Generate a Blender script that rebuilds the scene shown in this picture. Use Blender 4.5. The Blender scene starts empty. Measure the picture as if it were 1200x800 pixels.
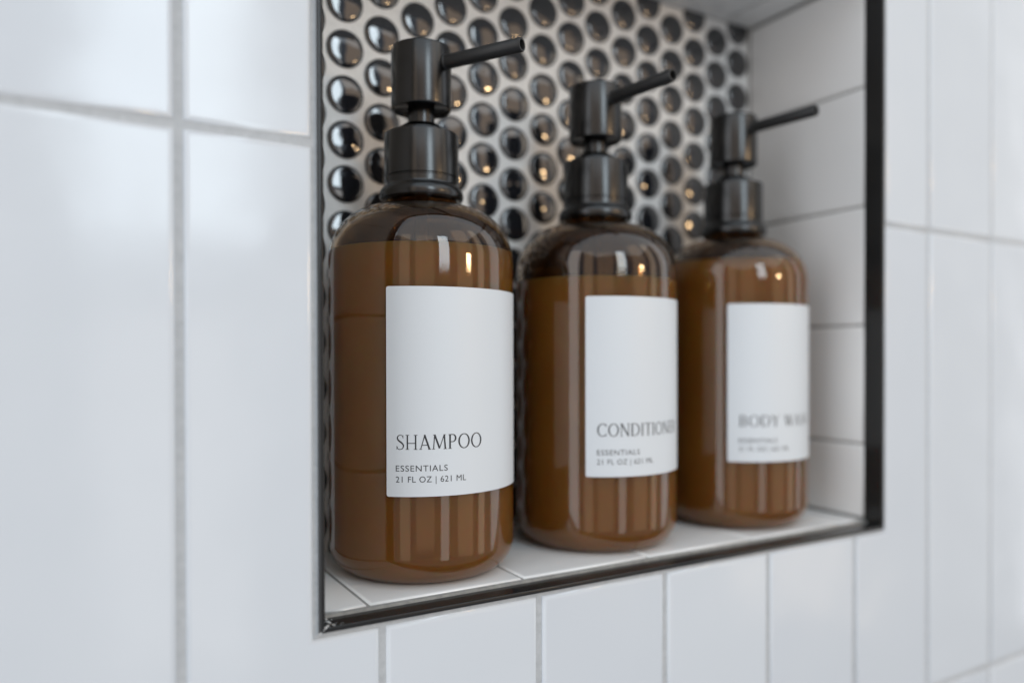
import bpy, bmesh, math, random
from mathutils import Vector, Matrix
random.seed(7)
scene = bpy.context.scene
col = scene.collection
P = 0.064            # tile pitch in metres: the wall joints repeat every 64 mm
MM = 0.001

# ------------------------------------------------------------------ camera
yaw, pitch, roll = 0.5305, -0.0083, -0.0019
F = Vector((math.sin(yaw)*math.cos(pitch), math.cos(yaw)*math.cos(pitch), math.sin(pitch)))
R0 = Vector((math.cos(yaw), -math.sin(yaw), 0)); U0 = R0.cross(F)
RX = math.cos(roll)*R0 + math.sin(roll)*U0
UX = -math.sin(roll)*R0 + math.cos(roll)*U0
CAM = Vector((-0.4653, -3.8705, -1.1042))*P
cd = bpy.data.cameras.new('camera'); cam = bpy.data.objects.new('camera', cd); col.objects.link(cam)
m = Matrix((RX, UX, -F)).transposed().to_4x4(); m.translation = CAM
cam.matrix_world = m
cd.sensor_width = 36; cd.lens = 892.8/1200*36; cd.shift_y = 27.6/1200
cd.clip_start = 0.01; cd.clip_end = 50
cd.dof.use_dof = True; cd.dof.focus_distance = 4.42*P; cd.dof.aperture_fstop = 3.2
scene.camera = cam

# ------------------------------------------------------------------ light
w = bpy.data.worlds.new('World'); scene.world = w; w.use_nodes = True
bg = w.node_tree.nodes['Background']
bg.inputs[0].default_value = (0.78, 0.92, 1.10, 1); bg.inputs[1].default_value = 0.31

def lamp_at(o, loc, target):
    o.location = loc
    o.rotation_euler = (Vector(target)-Vector(loc)).to_track_quat('-Z', 'Y').to_euler()
def area(name, loc, target, sx, sy, power, color):
    l = bpy.data.lights.new(name, 'AREA'); l.shape = 'RECTANGLE'; l.size = sx; l.size_y = sy
    l.energy = power; l.color = color
    o = bpy.data.objects.new(name, l); col.objects.link(o); lamp_at(o, loc, target); return o
NC = Vector((3.0*P, 0, -0.5*P))
def panel(name, az, dist, zc, sx, sy, radiance, color):
    """a lamp facing the niche; az = bearing from the wall's outward normal, radiance in W/m2/sr"""
    a = math.radians(az)
    return area(name, (NC.x+dist*math.sin(a), -dist*math.cos(a), zc), (NC.x, 0, zc), sx, sy, radiance*math.pi*sx*sy, color)
panel('window_light', 0.5, 1.9, 0.78, 0.42, 1.10, 8.0, (0.80, 0.92, 1.0))
panel('window_sill_light', 0.5, 1.9, -0.45, 0.34, 1.0, 1.7, (1.0, 0.96, 0.92))
panel('room_light_left', -76, 1.5, 0.25, 0.8, 1.9, 2.1, (0.98, 0.98, 1.0))  # fill lamp added off to the left to brighten the niche's right wall
panel('room_light_left', -47, 2.0, 0.35, 0.42, 2.3, 0.95, (1.0, 0.72, 0.46))
panel('room_light_left', -23, 2.0, 0.35, 0.78, 2.2, 0.62, (1.0, 0.66, 0.38))
panel('room_light_right', 28, 2.0, 0.65, 0.76, 2.9, 0.85, (1.0, 0.68, 0.40))
panel('room_light_right', 52, 2.0, 0.55, 0.34, 2.7, 1.45, (1.0, 0.80, 0.58))
panel('room_light_side', 84, 1.6, 0.35, 0.90, 2.0, 1.25, (0.95, 0.97, 1.0))
area('ceiling_light', (0.1, -1.75, 1.75), (0.1, -1.75, 0), 4.2, 3.1, 1.0*math.pi*4.2*3.1, (0.82, 0.92, 1.0))
area('vanity_bulb_light', (0.69, -0.83, 0.128), NC, 0.10, 0.045, 80*math.pi*0.10*0.045, (1.0, 0.66, 0.34))

vs = scene.view_settings; vs.view_transform = 'Standard'; vs.look = 'None'; vs.exposure = -0.06; vs.gamma = 1.0
vs.use_curve_mapping = False
cy = scene.cycles; cy.use_denoising = True; cy.max_bounces = 16; cy.transmission_bounces = 12; cy.glossy_bounces = 8
cy.diffuse_bounces = 6; cy.caustics_refractive = True; cy.caustics_reflective = True; cy.blur_glossy = 0.6
cy.sample_clamp_indirect = 8.0

# ------------------------------------------------------------------ materials
def mat(name, base, rough=0.5, metal=0.0, spec=0.5, trans=0.0, ior=1.45, coat=0.0, coat_r=0.03, sss=0.0):
    m = bpy.data.materials.new(name); m.use_nodes = True
    b = m.node_tree.nodes['Principled BSDF']; i = b.inputs
    i['Base Color'].default_value = (*base, 1); i['Roughness'].default_value = rough; i['Metallic'].default_value = metal
    i['Specular IOR Level'].default_value = spec; i['Transmission Weight'].default_value = trans; i['IOR'].default_value = ior
    i['Coat Weight'].default_value = coat; i['Coat Roughness'].default_value = coat_r
    i['Subsurface Weight'].default_value = sss
    return m
def nodes(m): return m.node_tree.nodes, m.node_tree.links, m.node_tree.nodes['Principled BSDF']
def noise(m, scale, detail=2, rough=0.5, coord='Object', mapscale=(1,1,1)):
    n, l, b = nodes(m)
    tc = n.new('ShaderNodeTexCoord'); mp = n.new('ShaderNodeMapping'); mp.inputs['Scale'].default_value = mapscale
    t = n.new('ShaderNodeTexNoise'); t.inputs['Scale'].default_value = scale; t.inputs['Detail'].default_value = detail
    t.inputs['Roughness'].default_value = rough
    l.new(tc.outputs[coord], mp.inputs[0]); l.new(mp.outputs[0], t.inputs['Vector'])
    return t
def bump(m, tex, dist, strength=1.0, prev=None):
    n, l, b = nodes(m)
    bp = n.new('ShaderNodeBump'); bp.inputs['Distance'].default_value = dist; bp.inputs['Strength'].default_value = strength
    l.new(tex.outputs[0], bp.inputs['Height'])
    if prev: l.new(prev.outputs[0], bp.inputs['Normal'])
    l.new(bp.outputs[0], b.inputs['Normal']); return bp
def ramp(m, tex, stops, to):
    n, l, b = nodes(m)
    r = n.new('ShaderNodeValToRGB'); e = r.color_ramp.elements
    while len(e) < len(stops): e.new(0.5)
    for k, (p, c) in enumerate(stops): e[k].position = p; e[k].color = (*c, 1) if len(c) == 3 else c
    l.new(tex.outputs[0], r.inputs[0]); l.new(r.outputs[0], to); return r
def glaze(name, a, b_, rough):
    m = mat(name, a, rough)
    n, l, b = nodes(m)
    oi = n.new('ShaderNodeObjectInfo')
    mx = n.new('ShaderNodeMix'); mx.data_type = 'RGBA'
    mx.inputs[6].default_value = (*a, 1); mx.inputs[7].default_value = (*b_, 1)
    l.new(oi.outputs['Random'], mx.inputs[0]); l.new(mx.outputs[2], b.inputs['Base Color'])
    t = noise(m, 14, 1.5); bp = bump(m, t, 0.0011)
    t2 = noise(m, 160, 2); bump(m, t2, 0.00002, 1, bp)
    t3 = noise(m, 40, 3); ramp(m, t3, [(0.3, (rough*0.8,)*3), (0.75, (rough*1.7,)*3)], b.inputs['Roughness'])
    return m
M_TILE = glaze('white_glazed_tile_dimmed', (0.60, 0.64, 0.685), (0.64, 0.68, 0.72), 0.12)  # wall copy of the white tile, colour darkened to tone down its lighting
M_NTILE = glaze('white_niche_tile_lifted', (0.81, 0.815, 0.81), (0.85, 0.85, 0.84), 0.16)  # same white tile, colour lightened to offset the shade inside the niche
def grout(name, c0, c1):
    m = mat(name, c0, 0.9, spec=0.25)
    n, l, b = nodes(m)
    t = noise(m, 420, 5, 0.65); ramp(m, t, [(0.3, c0), (0.7, c1)], b.inputs['Base Color'])
    t2 = noise(m, 1500, 4, 0.7); bump(m, t2, 0.0003, 0.8)
    return m
M_GROUT = grout('grey_grout', (0.43, 0.455, 0.475), (0.52, 0.545, 0.565))
M_WGROUT = grout('pale_grout', (0.76, 0.765, 0.755), (0.86, 0.865, 0.855))
M_NGROUT = grout('niche_joint_grout', (0.25, 0.25, 0.24), (0.38, 0.375, 0.36))
M_PENNY = mat('black_lustre_penny', (0.012, 0.013, 0.016), 0.035, spec=0.5, ior=1.9, coat=0.35, coat_r=0.02)
n, l, b = nodes(M_PENNY); oi = n.new('ShaderNodeObjectInfo'); t = noise(M_PENNY, 95, 1); t.noise_dimensions = '4D'
mu = n.new('ShaderNodeMath'); mu.operation = 'MULTIPLY'; mu.inputs[1].default_value = 60
l.new(oi.outputs['Random'], mu.inputs[0]); l.new(mu.outputs[0], t.inputs['W']); bump(M_PENNY, t, 0.0008)
M_TRIM = mat('black_metal_trim', (0.022, 0.022, 0.022), 0.2, metal=0.25)
t = noise(M_TRIM, 260, 4, 0.6); ramp(M_TRIM, t, [(0.35, (0.15,)*3), (0.75, (0.22,)*3)], nodes(M_TRIM)[2].inputs['Roughness'])
M_PUMP = mat('matt_black_pump', (0.060, 0.060, 0.060), 0.24, metal=1.0)
t = noise(M_PUMP, 25, 2); ramp(M_PUMP, t, [(0.3, (0.225,)*3), (0.75, (0.265,)*3)], nodes(M_PUMP)[2].inputs['Roughness'])
M_NOZ = mat('black_nozzle', (0.018, 0.018, 0.018), 0.42)
M_BORE = mat('black_bore', (0.008, 0.008, 0.008), 0.7)
M_GLASS = mat('amber_glass', (0.42, 0.265, 0.140), 0.0, trans=1.0, ior=1.56)
M_LIQ = mat('creamy_liquid', (0.62, 0.36, 0.15), 0.38, sss=1.0, trans=0.34, ior=1.12)
lb = nodes(M_LIQ)[2].inputs; lb['Subsurface Radius'].default_value = (1.0, 0.5, 0.2); lb['Subsurface Scale'].default_value = 0.012
t = noise(M_LIQ, 30, 3); ramp(M_LIQ, t, [(0.3, (0.74, 0.50, 0.20)), (0.75, (0.88, 0.62, 0.26))], nodes(M_LIQ)[2].inputs['Base Color'])
M_VEIL = mat('added_veil', (0.13, 0.105, 0.075), 0.6)  # added veil in the empty shoulder, imitates the smoky grey reflection
n, l, b = nodes(M_VEIL); tr = n.new('ShaderNodeBsdfTransparent'); mxs = n.new('ShaderNodeMixShader')
t = noise(M_VEIL, 60, 3); ramp(M_VEIL, t, [(0.3, (0.45,)*3), (0.7, (0.72,)*3)], mxs.inputs[0])
l.new(tr.outputs[0], mxs.inputs[1]); l.new(b.outputs[0], mxs.inputs[2]); l.new(mxs.outputs[0], n['Material Output'].inputs[0])
M_LABEL = mat('white_paper_label', (0.63, 0.67, 0.705), 0.45)
t = noise(M_LABEL, 700, 3); bump(M_LABEL, t, 0.00003, 0.4)
M_INK = mat('dark_ink', (0.025, 0.026, 0.030), 0.55)
M_TUBE = mat('clear_dip_tube', (0.5, 0.48, 0.45), 0.35)

# ------------------------------------------------------------------ helpers
def link(name, me, material, parent=None, smooth=False, wn=False):
    if material and not me.materials: me.materials.append(material)
    o = bpy.data.objects.new(name, me); col.objects.link(o)
    if parent: o.parent = parent
    if smooth:
        for p in me.polygons: p.use_smooth = True
    if wn:
        mod = o.modifiers.new('wn', 'WEIGHTED_NORMAL'); mod.keep_sharp = True; mod.weight = 100
    return o
def finish(name, bm, material, parent=None, smooth=False, wn=False):
    bmesh.ops.recalc_face_normals(bm, faces=bm.faces)
    me = bpy.data.meshes.new(name); bm.to_mesh(me); bm.free()
    return link(name, me, material, parent, smooth, wn)
def sharpen(me, ang=35):
    me.set_sharp_from_angle(angle=math.radians(ang)); return me
def box_bm(bm, x0, x1, y0, y1, z0, z1):
    r = bmesh.ops.create_cube(bm, size=1)
    for v in r['verts']:
        v.co = Vector((x0+(v.co.x+.5)*(x1-x0), y0+(v.co.y+.5)*(y1-y0), z0+(v.co.z+.5)*(z1-z0)))
    return r
def lathe(prof, seg=96, closed=False, cap=True):
    bm = bmesh.new(); rings = []
    for r, z in prof:
        if r < 1e-7: rings.append([bm.verts.new((0, 0, z))])
        else: rings.append([bm.verts.new((r*math.cos(2*math.pi*k/seg), r*math.sin(2*math.pi*k/seg), z)) for k in range(seg)])
    pairs = list(zip(rings, rings[1:]))
    if closed: pairs.append((rings[-1], rings[0]))
    for a, b in pairs:
        for k in range(seg):
            k2 = (k+1) % seg
            if len(a) == 1 and len(b) == 1: continue
            if len(a) == 1: bm.faces.new((a[0], b[k], b[k2]))
            elif len(b) == 1: bm.faces.new((a[k], a[k2], b[0]))
            else: bm.faces.new((a[k], a[k2], b[k2], b[k]))
    return bm
def arc(cx, cz, rx, rz, a0, a1, n):
    return [(cx+rx*math.cos(math.radians(a0+(a1-a0)*k/n)), cz+rz*math.sin(math.radians(a0+(a1-a0)*k/n))) for k in range(n+1)]
def scale_prof(p): return [(r*MM, z*MM) for r, z in p]

def slab_tile(name, outline, thick, bev, material, parent, frame):
    """outline: 2-D polygon; frame(u, v, h) -> world point, h = height above the bed (thick = the glazed face)"""
    n = len(outline); bm = bmesh.new(); loops = []
    area2 = sum(outline[k][0]*outline[(k+1) % n][1]-outline[(k+1) % n][0]*outline[k][1] for k in range(n))
    sg = 1 if area2 > 0 else -1
    def inset(d):
        out = []
        for k in range(n):
            (ax, ay), (bx, by), (cx, cy) = outline[k-1], outline[k], outline[(k+1) % n]
            l1 = math.hypot(bx-ax, by-ay); l2 = math.hypot(cx-bx, cy-by)
            out.append((bx+sg*d*(-(by-ay)/l1-(cy-by)/l2), by+sg*d*((bx-ax)/l1+(cx-bx)/l2)))
        return out
    prof = [(0, 0), (0, thick-bev*.75)]
    for k in range(1, 6):
        t = math.radians(18*k); prof.append((bev*(1-math.cos(t)), thick-bev*.75*(1-math.sin(t))))
    for d, h in prof: loops.append([bm.verts.new((u, v, h)) for u, v in inset(d)])
    for p, q_ in zip(loops, loops[1:]):
        for k in range(n): bm.faces.new((p[k], p[(k+1) % n], q_[(k+1) % n], q_[k]))
    bm.faces.new(loops[0]); bm.faces.new(loops[-1])
    for v in bm.verts: v.co = frame(*v.co)
    return finish(name, bm, material, parent, smooth=True, wn=True)

# ------------------------------------------------------------------ the wall
ROW = 3.987
OX0, OX1, OZ0, OZ1 = 0.655, 5.362, -2.515, 2.165       # outer edge of the metal trim, in pitches
GX0, GX1, GZ0, GZ1 = OX0-.030, OX1+.026, OZ0-.026, OZ1+.03
g = 0.021                                              # half a joint
NX0, NX1, NZ0, NZ1 = -5, 12, -2, 2
DW = 1.43                                              # niche depth
bm = bmesh.new()
X0, X1, Z0, Z1 = NX0*P, NX1*P, NZ0*ROW*P, NZ1*ROW*P
y0, y1 = 0.0011, 0.012
ring_o = [(X0, Z0), (X1, Z0), (X1, Z1), (X0, Z1)]
ring_i = [(OX0*P+.0004, OZ0*P+.0004), (OX1*P-.0004, OZ0*P+.0004), (OX1*P-.0004, OZ1*P-.0004), (OX0*P+.0004, OZ1*P-.0004)]
vo = {y: [bm.verts.new((x, y, z)) for x, z in ring_o] for y in (y0, y1)}
vi = {y: [bm.verts.new((x, y, z)) for x, z in ring_i] for y in (y0, y1)}
for k in range(4):
    j = (k+1) % 4
    bm.faces.new((vo[y0][k], vo[y0][j], vi[y0][j], vi[y0][k])); bm.faces.new((vo[y1][k], vo[y1][j], vi[y1][j], vi[y1][k]))
    bm.faces.new((vo[y0][k], vo[y0][j], vo[y1][j], vo[y1][k])); bm.faces.new((vi[y0][k], vi[y0][j], vi[y1][j], vi[y1][k]))
wall = finish('wall', bm, M_GROUT)
wall['kind'] = 'structure'; wall['label'] = 'white tiled shower wall with grey grout around the niche'

def notched(x0, x1, z0, z1):
    ax0, ax1, az0, az1 = max(x0, GX0), min(x1, GX1), max(z0, GZ0), min(z1, GZ1)
    if ax0 >= ax1 or az0 >= az1: return [(x0, z0), (x1, z0), (x1, z1), (x0, z1)]
    fx = ax0 <= x0 and ax1 >= x1; fz = az0 <= z0 and az1 >= z1
    if fx and fz: return None
    if fx: return [(x0, z0), (x1, z0), (x1, az0), (x0, az0)] if az0 > z0 else [(x0, az1), (x1, az1), (x1, z1), (x0, z1)]
    if fz: return [(x0, z0), (ax0, z0), (ax0, z1), (x0, z1)] if ax0 > x0 else [(ax1, z0), (x1, z0), (x1, z1), (ax1, z1)]
    right, top = ax1 >= x1, az1 >= z1
    if right and top: return [(x0, z0), (x1, z0), (x1, az0), (ax0, az0), (ax0, z1), (x0, z1)]
    if (not right) and top: return [(x0, z0), (x1, z0), (x1, z1), (ax1, z1), (ax1, az0), (x0, az0)]
    if right: return [(x0, z0), (ax0, z0), (ax0, az1), (x1, az1), (x1, z1), (x0, z1)]
    return [(ax1, z0), (x1, z0), (x1, z1), (x0, z1), (x0, az1), (ax1, az1)]
for n in range(NX0, NX1):
    for rrow in range(NZ0, NZ1):
        pol = notched(n+g, n+1-g, rrow*ROW+g, (rrow+1)*ROW-g)
        if not pol: continue
        tilt_x, tilt_z, dy = random.gauss(0, .0022), random.gauss(0, .0010), random.gauss(0, .00008)
        cx = (n+.5)*P; cz = (rrow+.5)*ROW*P
        def fr(u, v, h, cx=cx, cz=cz, tx=tilt_x, tz=tilt_z, dy=dy):
            return Vector((u, .006-h + dy + (u-cx)*tx + (v-cz)*tz, v))
        slab_tile('tile', [(a*P, b*P) for a, b in pol], .006, .0018, M_TILE, wall, fr)

# ------------------------------------------------------------------ the niche
FZ = -2.458*P                    # top of the niche floor tiles
CZ = 2.105*P                     # niche ceiling tiles
LX, RXX = 0.700*P, 5.330*P       # niche side tiles
BY = DW*P                        # grout face of the back
TY0 = 0.165*P                    # where the lining tiles start, behind the trim
def shell(bm, x0, x1, y0, y1, z0, z1): box_bm(bm, x0, x1, y0, y1, z0, z1)
T = .0045; GB = .0009
bm = bmesh.new()
shell(bm, LX-.012, RXX+.012, BY, BY+.012, FZ-.012, CZ+.012)
shell(bm, LX-.012, RXX+.012, TY0-.002, BY-.0001, FZ-.012, FZ-GB)
shell(bm, LX-.012, RXX+.012, TY0-.002, BY-.0001, CZ+GB, CZ+.012)
shell(bm, LX-.012, LX-GB, TY0-.002, BY-.0001, FZ-GB+.0001, CZ+GB-.0001)
shell(bm, RXX+GB, RXX+.012, TY0-.002, BY-.0001, FZ-GB+.0001, CZ+GB-.0001)
niche = finish('niche', bm, M_WGROUT)
niche.data.materials.append(M_NGROUT)
for k, f in enumerate(niche.data.polygons): f.material_index = 0 if k < 6 else 1
niche['kind'] = 'structure'; niche['label'] = 'recessed shower niche lined with white tiles and black penny rounds'
gj = .0115*P
def strip_tiles(cuts, frame, length):
    for a, b in zip(cuts, cuts[1:]):
        t = random.gauss(0, .00006)
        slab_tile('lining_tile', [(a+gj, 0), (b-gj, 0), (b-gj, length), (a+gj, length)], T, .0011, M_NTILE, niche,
                  lambda u, v, h, t=t: frame(u, v, h+t))
LEN = BY-.0022-TY0
fx = [LX] + [(0.976+k)*P for k in range(5)] + [RXX]
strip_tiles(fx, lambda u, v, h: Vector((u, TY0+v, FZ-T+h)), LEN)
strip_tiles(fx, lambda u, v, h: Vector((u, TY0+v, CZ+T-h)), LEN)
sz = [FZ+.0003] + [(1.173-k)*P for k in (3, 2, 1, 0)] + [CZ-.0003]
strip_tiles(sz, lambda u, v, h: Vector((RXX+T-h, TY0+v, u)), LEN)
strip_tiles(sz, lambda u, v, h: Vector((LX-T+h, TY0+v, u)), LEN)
# penny rounds on the back
pr = .1365*P
prof = [(0, .0022)]
edge_slope = math.radians(11.8)
RC = (pr-.0007)/math.sin(edge_slope)
for k in range(1, 6):
    r = (pr-.0007)*k/5; prof.append((r, .0022-(RC-math.sqrt(RC*RC-r*r))))
zl = prof[-1][1]
prof += [(pr-.0003, zl-.0004), (pr, zl-.0010), (pr, -.001)]
bm = lathe(prof, 36); bmesh.ops.recalc_face_normals(bm, faces=bm.faces)
pm = bpy.data.meshes.new('penny_tile'); bm.to_mesh(pm); bm.free(); pm.materials.append(M_PENNY)
for f in pm.polygons: f.use_smooth = True
sx, sp = .2797, .3215
for c in range(-2, 16):
    x = 1.268+c*sx
    if x*P < LX+.1*pr or x*P > RXX-.1*pr: continue
    for r in range(-10, 7):
        z = .461+(r+(.5 if c % 2 else 0))*sp
        if z*P < FZ+.1*pr or z*P > CZ-.1*pr: continue
        o = bpy.data.objects.new('penny_tile', pm); col.objects.link(o); o.parent = niche
        o.location = ((x+random.gauss(0, .003))*P, BY, (z+random.gauss(0, .003))*P)
        o.rotation_euler = (math.pi/2+random.gauss(0, .018), random.uniform(0, 6.28)*0, random.gauss(0, .018))
        s = random.gauss(1, .008); o.scale = (s, s*random.gauss(1, .008), 1)

# ------------------------------------------------------------------ metal edge trim
trim = bpy.data.objects.new('edge_trim', None); col.objects.link(trim); trim.location = (OX0*P, 0, OZ0*P)
trim['label'] = 'black metal edge trim framing the shower niche'; trim['category'] = 'metal trim'
wt = .028*P; yf, yb = -.0006, TY0-.0004
q = .028
ix0, ix1, iz0, iz1 = OX0+q, OX1-q, OZ0+q, OZ1-q
def trim_bar(side):
    c = .00025; W = q*P
    sec = [(c*.3, yf+c), (c, yf+c*.3), (c*1.6, yf), (W-c*1.6, yf), (W-c, yf+c*.3), (W-c*.3, yf+c), (W, yf+c*1.6), (W, yb), (0, yb), (0, yf+c*1.6)]
    bm = bmesh.new(); A, B = [], []
    x0, x1, z0, z1 = 0, (OX1-OX0)*P, 0, (OZ1-OZ0)*P; e = .00004
    for o, y in sec:
        if side == 'left': A.append((x0+o, y, z0+o+e)); B.append((x0+o, y, z1-o-e))
        if side == 'right': A.append((x1-o, y, z0+o+e)); B.append((x1-o, y, z1-o-e))
        if side == 'bottom': A.append((x0+o+e, y, z0+o)); B.append((x1-o-e, y, z0+o))
        if side == 'top': A.append((x0+o+e, y, z1-o)); B.append((x1-o-e, y, z1-o))
    A = [bm.verts.new(v) for v in A]; B = [bm.verts.new(v) for v in B]; n = len(A)
    for k in range(n): bm.faces.new((A[k], A[(k+1) % n], B[(k+1) % n], B[k]))
    bm.faces.new(A); bm.faces.new(B)
    o = finish('trim_bar', bm, M_TRIM, trim, True, True); sharpen(o.data, 50); return o
for side in ('left', 'right', 'bottom', 'top'): trim_bar(side)
# dried grout left on the trim's lower mitred corner
bm = bmesh.new()
for k in range(34):
    x = ix0*P+abs(random.gauss(0, .0028)); y = random.uniform(.0002, .0095); s = random.uniform(.0001, .00042)
    if x > ix0*P+.011: continue
    r = bmesh.ops.create_icosphere(bm, subdivisions=1, radius=s)
    for v in r['verts']:
        v.co = Vector((v.co.x*random.uniform(.8, 1.6), v.co.y*1.3, v.co.z*.45))+Vector((x-OX0*P, y, iz0*P-OZ0*P))
for k in range(9):
    r = bmesh.ops.create_icosphere(bm, subdivisions=1, radius=random.uniform(.00012, .0004))
    tt = random.uniform(-.0003, .0028)
    for v in r['verts']:
        v.co = Vector((v.co.x, v.co.y*.5, v.co.z))+Vector((tt, yf, tt*.9+random.gauss(0, .0002)))
gs = finish('grout_residue', bm, M_WGROUT, trim, True)
gs['kind'] = 'stuff'

# ------------------------------------------------------------------ lettering
def stroke(quads, pts):
    """pts: (x, y, half-width-x, half-width-y); a strip between offset rails"""
    L, Rr = [], []
    for k, (x, y, wd) in enumerate(pts):
        a = pts[max(k-1, 0)]; b = pts[min(k+1, len(pts)-1)]
        dx, dy = b[0]-a[0], b[1]-a[1]; n = math.hypot(dx, dy) or 1
        nx, ny = -dy/n*wd/2, dx/n*wd/2
        L.append((x+nx, y+ny)); Rr.append((x-nx, y-ny))
    for k in range(len(pts)-1): quads.append((L[k], L[k+1], Rr[k+1], Rr[k]))
TK, TN, SF = .118, .055, .036
def line(q, x0, y0, x1, y1, w0, w1=None):
    w1 = w0 if w1 is None else w1
    stroke(q, [(x0+(x1-x0)*t/6, y0+(y1-y0)*t/6, w0+(w1-w0)*t/6) for t in range(7)])
def rect(q, x0, y0, x1, y1): q.append(((x0, y0), (x1, y0), (x1, y1), (x0, y1)))
def serif(q, x, y, wd=.22): rect(q, x-wd/2, y-SF/2+(SF/2 if y < .5 else -SF/2), x+wd/2, y+SF/2+(SF/2 if y < .5 else -SF/2))
def stem(q, x, wd=TK, y0=0, y1=1, s0=True, s1=True, sw=.24):
    rect(q, x-wd/2, y0, x+wd/2, y1)
    if s0: serif(q, x, y0, sw)
    if s1: serif(q, x, y1, sw)
def ell(q, cx, cy, rx, ry, a0, a1, wmax=TK, wmin=TN, n=36):
    pts = []
    for k in range(n+1):
        a = math.radians(a0+(a1-a0)*k/n); t = abs(math.cos(a))**1.5
        pts.append((cx+(rx-wmax/2)*math.cos(a), cy+(ry-wmin/2)*math.sin(a), wmin+(wmax-wmin)*t))
    stroke(q, pts)
def glyph(ch):
    q = []
    if ch == 'O': ell(q, .43, .5, .43, .515, 0, 360); wd = .86
    elif ch == 'C':
        ell(q, .43, .5, .43, .515, 48, 312); line(q, .70, .99, .70, .74, .03, .05); line(q, .70, .01, .70, .22, .03, .05); wd = .76
    elif ch == 'S':
        pts = []
        ctrl = [(.47, .80), (.43, .93), (.30, .985), (.155, .93), (.10, .78), (.16, .64), (.29, .53), (.42, .42), (.50, .27), (.44, .09), (.28, .015), (.13, .07), (.06, .24)]
        wds = [.04, .04, .045, .06, .085, .10, .112, .10, .085, .06, .045, .045, .05]
        for k in range(len(ctrl)-1):
            p0, p1, p2, p3 = ctrl[max(k-1, 0)], ctrl[k], ctrl[k+1], ctrl[min(k+2, len(ctrl)-1)]
            for s in range(5):
                t = s/5
                f = lambda a, b, c, d: .5*(2*b+(c-a)*t+(2*a-5*b+4*c-d)*t*t+(3*b-a-3*c+d)*t**3)
                pts.append((f(p0[0], p1[0], p2[0], p3[0]), f(p0[1], p1[1], p2[1], p3[1]), wds[k]+(wds[k+1]-wds[k])*t))
        stroke(q, pts); line(q, .475, .98, .475, .76, .028); line(q, .055, .02, .055, .26, .028); wd = .54
    elif ch == 'H': stem(q, .12, TK*.8); stem(q, .66, TK*.8); rect(q, .12, .40, .66, .40+TN); wd = .78
    elif ch == 'A':
        line(q, .10, 0, .385, 1.0, TN*1.1); line(q, .36, 1.0, .69, 0, TK); rect(q, .17, .27, .60, .27+TN*.9); serif(q, .10, 0, .2); serif(q, .69, 0, .22); wd = .76
    elif ch == 'M':
        line(q, .09, 0, .16, 1, TN*1.2); line(q, .16, 1, .49, .06, TK); line(q, .49, .06, .80, 1, TN); line(q, .80, 1, .88, 0, TK*.9); serif(q, .09, 0, .2); serif(q, .88, 0, .24); serif(q, .12, 1, .14); serif(q, .85, 1, .14); wd = .98
    elif ch == 'N':
        stem(q, .11, TN*1.2); line(q, .11, 1, .69, .0, TK); stem(q, .69, TN*1.2, s0=False); wd = .80
    elif ch == 'I': stem(q, .13); wd = .26
    elif ch == 'T': stem(q, .33, s1=False); rect(q, .02, 1-TN, .64, 1); line(q, .03, 1, .03, .82, .03); line(q, .63, 1, .63, .82, .03); wd = .66
    elif ch == 'E':
        stem(q, .12, s0=False, s1=False); rect(q, .03, 1-TN, .50, 1); rect(q, .03, 0, .52, TN); rect(q, .12, .49, .42, .49+TN)
        line(q, .50, 1, .50, .83, .03); line(q, .52, 0, .52, .18, .03); wd = .56
    elif ch == 'D':
        stem(q, .12, s0=False, s1=False); rect(q, .02, 1-TN, .36, 1); rect(q, .02, 0, .36, TN); ell(q, .34, .5, .45, .5, -90, 90); wd = .82
    elif ch in 'PRB':
        stem(q, .12, s1=False); rect(q, .02, 1-TN, .30, 1); 
        ell(q, .30, .725, .27, .275, -90, 90, n=18); rect(q, .12, .45, .30, .45+TN); wd = .60
        if ch == 'R': line(q, .34, .46, .62, 0, TK); serif(q, .64, 0, .16); wd = .68
        if ch == 'B': ell(q, .30, .245, .31, .245, -90, 90, n=18); rect(q, .12, 0, .30, TN); wd = .65
    elif ch == 'Y':
        line(q, .06, 1, .34, .46, TK); line(q, .62, 1, .34, .46, TN); stem(q, .34, y1=.48, s1=False); serif(q, .07, 1, .22); serif(q, .61, 1, .18); wd = .66
    elif ch == 'W':
        line(q, .08, 1, .30, 0, TK); line(q, .30, 0, .50, .96, TN); line(q, .50, .96, .70, 0, TK); line(q, .70, 0, .92, 1, TN); serif(q, .08, 1, .2); serif(q, .92, 1, .17); serif(q, .5, 1, .16); wd = .98
    else: wd = .34
    return q, wd
def serif_quads(text, cap, width=None, track=.10):
    out = []; x = 0
    for ch in text:
        q, wd = glyph(ch)
        for quad in q: out.append([((x+a), b) for a, b in quad])
        x += wd+track
    x -= track
    s = (width/(x*cap) if width else 1.0)
    return [[(a*cap*s, b*cap) for a, b in quad] for quad in out]
def sans_polys(text, cap, width, spacing=1.12):
    cu = bpy.data.curves.new('t', 'FONT'); cu.body = text; cu.size = 1; cu.space_character = spacing; cu.resolution_u = 4
    o = bpy.data.objects.new('t', cu); col.objects.link(o)
    dg = bpy.context.evaluated_depsgraph_get(); me = o.evaluated_get(dg).to_mesh()
    vs_ = [v.co.copy() for v in me.vertices]; fs = [tuple(p.vertices) for p in me.polygons]
    o.evaluated_get(dg).to_mesh_clear(); bpy.data.objects.remove(o); bpy.data.curves.remove(cu)
    xs = [v.x for v in vs_]; ys = [v.y for v in vs_]
    h = .73
    x0, x1 = min(xs), max(xs)
    return [[((vs_[i].x-x0)/(x1-x0)*width, (vs_[i].y)/h*cap) for i in f] for f in fs]
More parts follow.
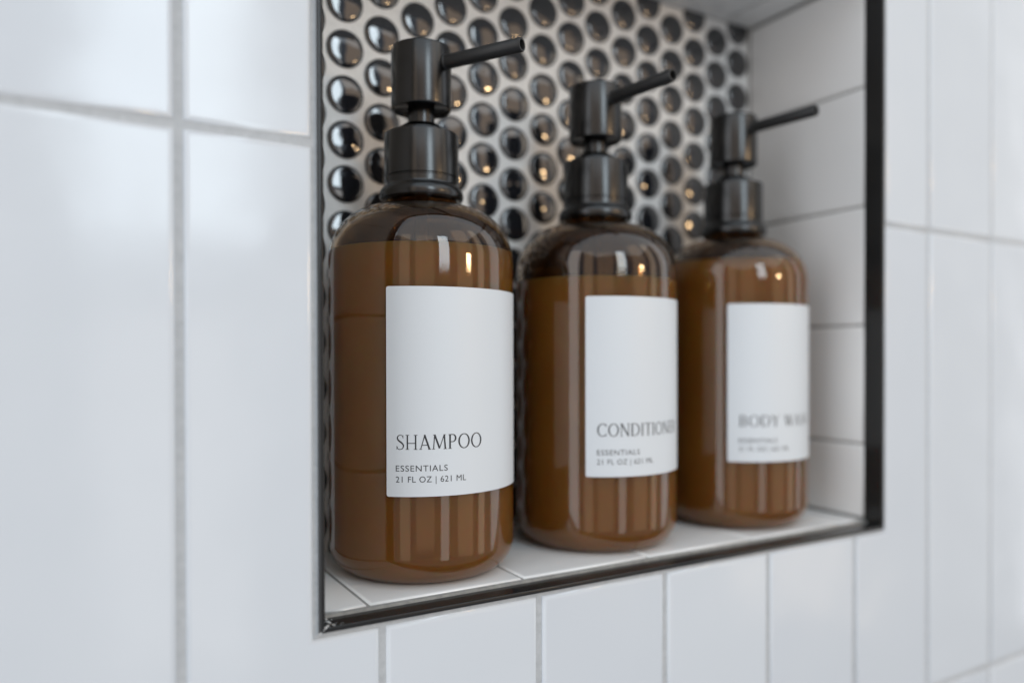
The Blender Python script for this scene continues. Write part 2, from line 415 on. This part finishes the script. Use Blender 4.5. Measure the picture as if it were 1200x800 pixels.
def wrap(polys, R, az0, z0, name, parent, lift):
    """lay flat polygons (mm) on a cylinder of radius R (mm); az0 = azimuth of x = 0"""
    bm = bmesh.new()
    for k, pl in enumerate(polys):
        r = R+lift+(k % 7)*.004
        vsn = []
        for x, z in pl:
            a = az0+x/R
            vsn.append(bm.verts.new((r*MM*math.sin(a), -r*MM*math.cos(a), (z0+z)*MM)))
        try: bm.faces.new(vsn)
        except ValueError: pass
    me = bpy.data.meshes.new(name); bm.to_mesh(me); bm.free()
    return link(name, me, M_INK, parent)

# ------------------------------------------------------------------ bottles
R = .600*64
WALL = 2.3
def outer_prof():
    p = [(0, 2.4), (12, 1.8), (21, .5), (25.4, 0.0)]
    p += arc(R-11.4, 11.5, 11.4, 11.5, -84, 0, 12)
    p += [(R, 40), (R, 70), (R, 100), (R, 126)]
    p += arc(R-21.5, 127, 21.5, 22.5, 0, 84, 18)[1:]
    p += [(16.2, 150.2), (15.0, 151.2), (14.6, 153), (14.6, 163)]
    return p
def inner_prof(top=163):
    r = R-WALL
    p = [(12.8, 163), (12.8, 151.5), (14.0, 149.0)]
    p += arc(R-21.5-.6, 127, 21.5-WALL+.6, 22.5-WALL, 82, 0, 16)
    p += [(r, 100), (r, 70), (r, 40)]
    p += arc(R-11.4, 11.5, 11.4-WALL, 11.5-1.6, 0, -84, 12)
    p += [(20, 2.2), (12, 3.4), (0, 4.0)]
    return p
def inner_r(z):
    r = R-WALL
    if z > 127: t = min(1, (z-127)/(22.5-WALL)); return (R-21.5-.6)+(21.5-WALL+.6)*math.sqrt(1-t*t)
    if z < 11.5: t = min(1, (11.5-z)/9.9); return (R-11.4)+(11.4-WALL)*math.sqrt(1-t*t)
    return r
glass_bm = lathe(scale_prof(outer_prof()+inner_prof()), 128)
bmesh.ops.recalc_face_normals(glass_bm, faces=glass_bm.faces)
glass_me = bpy.data.meshes.new('body'); glass_bm.to_mesh(glass_me); glass_bm.free()
def mesh_of(name, bm, material, smooth=True):
    bmesh.ops.recalc_face_normals(bm, faces=bm.faces)
    me = bpy.data.meshes.new(name); bm.to_mesh(me); bm.free(); me.materials.append(material)
    for f in me.polygons: f.use_smooth = smooth
    return me
glass_me.materials.append(M_GLASS)
for f in glass_me.polygons: f.use_smooth = True
collar_me = sharpen(mesh_of('collar', lathe(scale_prof(
    [(14.75, 152.6), (16.5, 152.6), (17.2, 153.0), (17.55, 153.8), (17.6, 154.8), (17.35, 156.1), (16.75, 157.2), (16.0, 158.0), (15.62, 158.6), (15.55, 159.3),
     (15.55, 161.2), (15.2, 161.5), (15.2, 161.9), (15.55, 162.2), (15.55, 179.4), (15.3, 180.1), (14.7, 180.4),
     (11.0, 180.4), (10.9, 181.8), (10.5, 182.4), (7.4, 184.4), (6.5, 184.6), (3.0, 184.6), (3.0, 175), (14.75, 175)]), 96, closed=True), M_PUMP))
stem_me = sharpen(mesh_of('pump_stem', lathe(scale_prof([(0, 180), (5.6, 180), (5.6, 193), (0, 193)]), 48), M_PUMP))
head_me = sharpen(mesh_of('pump_head', lathe(scale_prof(
    [(0, 192.6), (10.9, 192.6), (11.4, 192.2), (11.6, 191.2), (12.2, 190.8), (12.5, 191.1), (12.6, 191.6), (12.6, 215.4), (12.35, 216.2), (11.7, 216.6), (6, 216.9), (0, 217.0)]), 96), M_PUMP), 40)
NZ, NR, NLEN = 208.8, 2.85, 48.5
nz = []
nozzle_me = sharpen(mesh_of('nozzle', lathe(scale_prof(
    [(0, 11.5), (NR+.45, 11.5), (NR+.45, 12.9), (NR+.1, 13.3), (NR, NLEN-.5), (NR-.3, NLEN), (2.0, NLEN), (1.9, NLEN-.3), (1.9, NLEN-9), (0, NLEN-9)]), 40), M_NOZ), 35)
tube_me = mesh_of('dip_tube', lathe(scale_prof([(2.0, 9), (2.4, 9), (2.4, 176), (2.0, 176)]), 24, closed=True), M_TUBE)

def bottle(loc, label, title, tw, margin, az_label, az_noz, fill, spin):
    root = bpy.data.objects.new('pump_bottle', None); col.objects.link(root); root.location = loc
    root['label'] = label; root['category'] = 'pump bottle'; root['group'] = 'amber pump bottles standing in the niche'
    link('body', glass_me, None, root)
    zs = [1.65+.12*k*k for k in range(10)]+[12.5+k*(fill-12.5)/40 for k in range(41)]
    pr_ = [(0, 3.7), (12, 3.1), (20, 1.9)]+[(inner_r(z)+.25, z) for z in zs]
    pr_ += [(inner_r(fill)+.25-.6, fill+.02), (0, fill-.3)]
    liq = link('liquid', sharpen(mesh_of('liquid', lathe(scale_prof(pr_), 128), M_LIQ), 50), None, root)
    zf = [fill+.3+(148.2-fill-.3)*k/14 for k in range(15)]
    link('added_veil', mesh_of('added_veil', lathe(scale_prof([(inner_r(z)-.12, z) for z in zf]), 96), M_VEIL), None, root)  # veil sheet added above the liquid, hides the pennies behind
    link('collar', collar_me, None, root); link('pump_stem', stem_me, None, root)
    hd = link('pump_head', head_me, None, root)
    n = link('nozzle', nozzle_me, None, root)
    n.location = (0, 0, NZ*MM); n.rotation_euler = (math.pi/2, 0, az_noz)
    link('dip_tube', tube_me, None, root)
    # paper label, 76 x 78 mm, following the glass
    az0 = az_label; wd = 76.0; z0, z1 = 35.2, 113.6; seg = 60
    bm = bmesh.new(); ra, rb = R+.03, R+.16
    def pt(r, x, z): a = az0+x/R; return Vector((r*MM*math.sin(a), -r*MM*math.cos(a), z*MM))
    cr = .8
    cols = []
    xs = [0, .12, .35, .8]+[.8+(wd-1.6)*k/seg for k in range(1, seg)]+[wd-.8, wd-.35, wd-.12, wd]
    for x in xs:
        d = min(x, wd-x); dz = cr-math.sqrt(max(0, cr*cr-max(0, cr-d)**2))
        cols.append([bm.verts.new(pt(ra, x, z0+dz)), bm.verts.new(pt(rb, x, z0+dz)), bm.verts.new(pt(rb, x, z1-dz)), bm.verts.new(pt(ra, x, z1-dz))])
    for a, b in zip(cols, cols[1:]):
        for k in range(4):
            j = (k+1) % 4; bm.faces.new((a[k], a[j], b[j], b[k]))
    bm.faces.new(cols[0]); bm.faces.new(cols[-1])
    lb = link('paper_label', sharpen(mesh_of('paper_label', bm, M_LABEL), 40), None, root)
    wrap(serif_quads(title, 5.5, tw), R, az0+margin/R, z0+17.6, 'lettering', lb, .20)
    wrap(sans_polys('ESSENTIALS', 2.35, 19.4, 1.12), R, az0+(margin-.1)/R, z0+9.5, 'lettering', lb, .20)
    wrap(sans_polys('21 FL OZ | 621 ML', 2.35, 26.8, 1.08), R, az0+(margin-.1)/R, z0+5.4, 'lettering', lb, .20)
    return root
d = math.radians
ZF = FZ+.00012
bottle((1.566*P, .765*P, ZF), 'amber pump bottle labelled SHAMPOO beside the trim\'s scuffed corner', 'SHAMPOO', 33.8, 3.7, d(-43.8), d(30), 130.5, 0)
bottle((2.991*P, .776*P, ZF), 'amber pump bottle labelled CONDITIONER between the other two bottles', 'CONDITIONER', None, 5.0, d(-43.0), d(7), 122.8, 0)
bottle((4.438*P, .772*P, ZF), 'amber pump bottle labelled BODY WASH beside the grey-white side tiles', 'BODY WASH', 44.5, 5.6, d(-50.5), d(8), 136.5, 0)
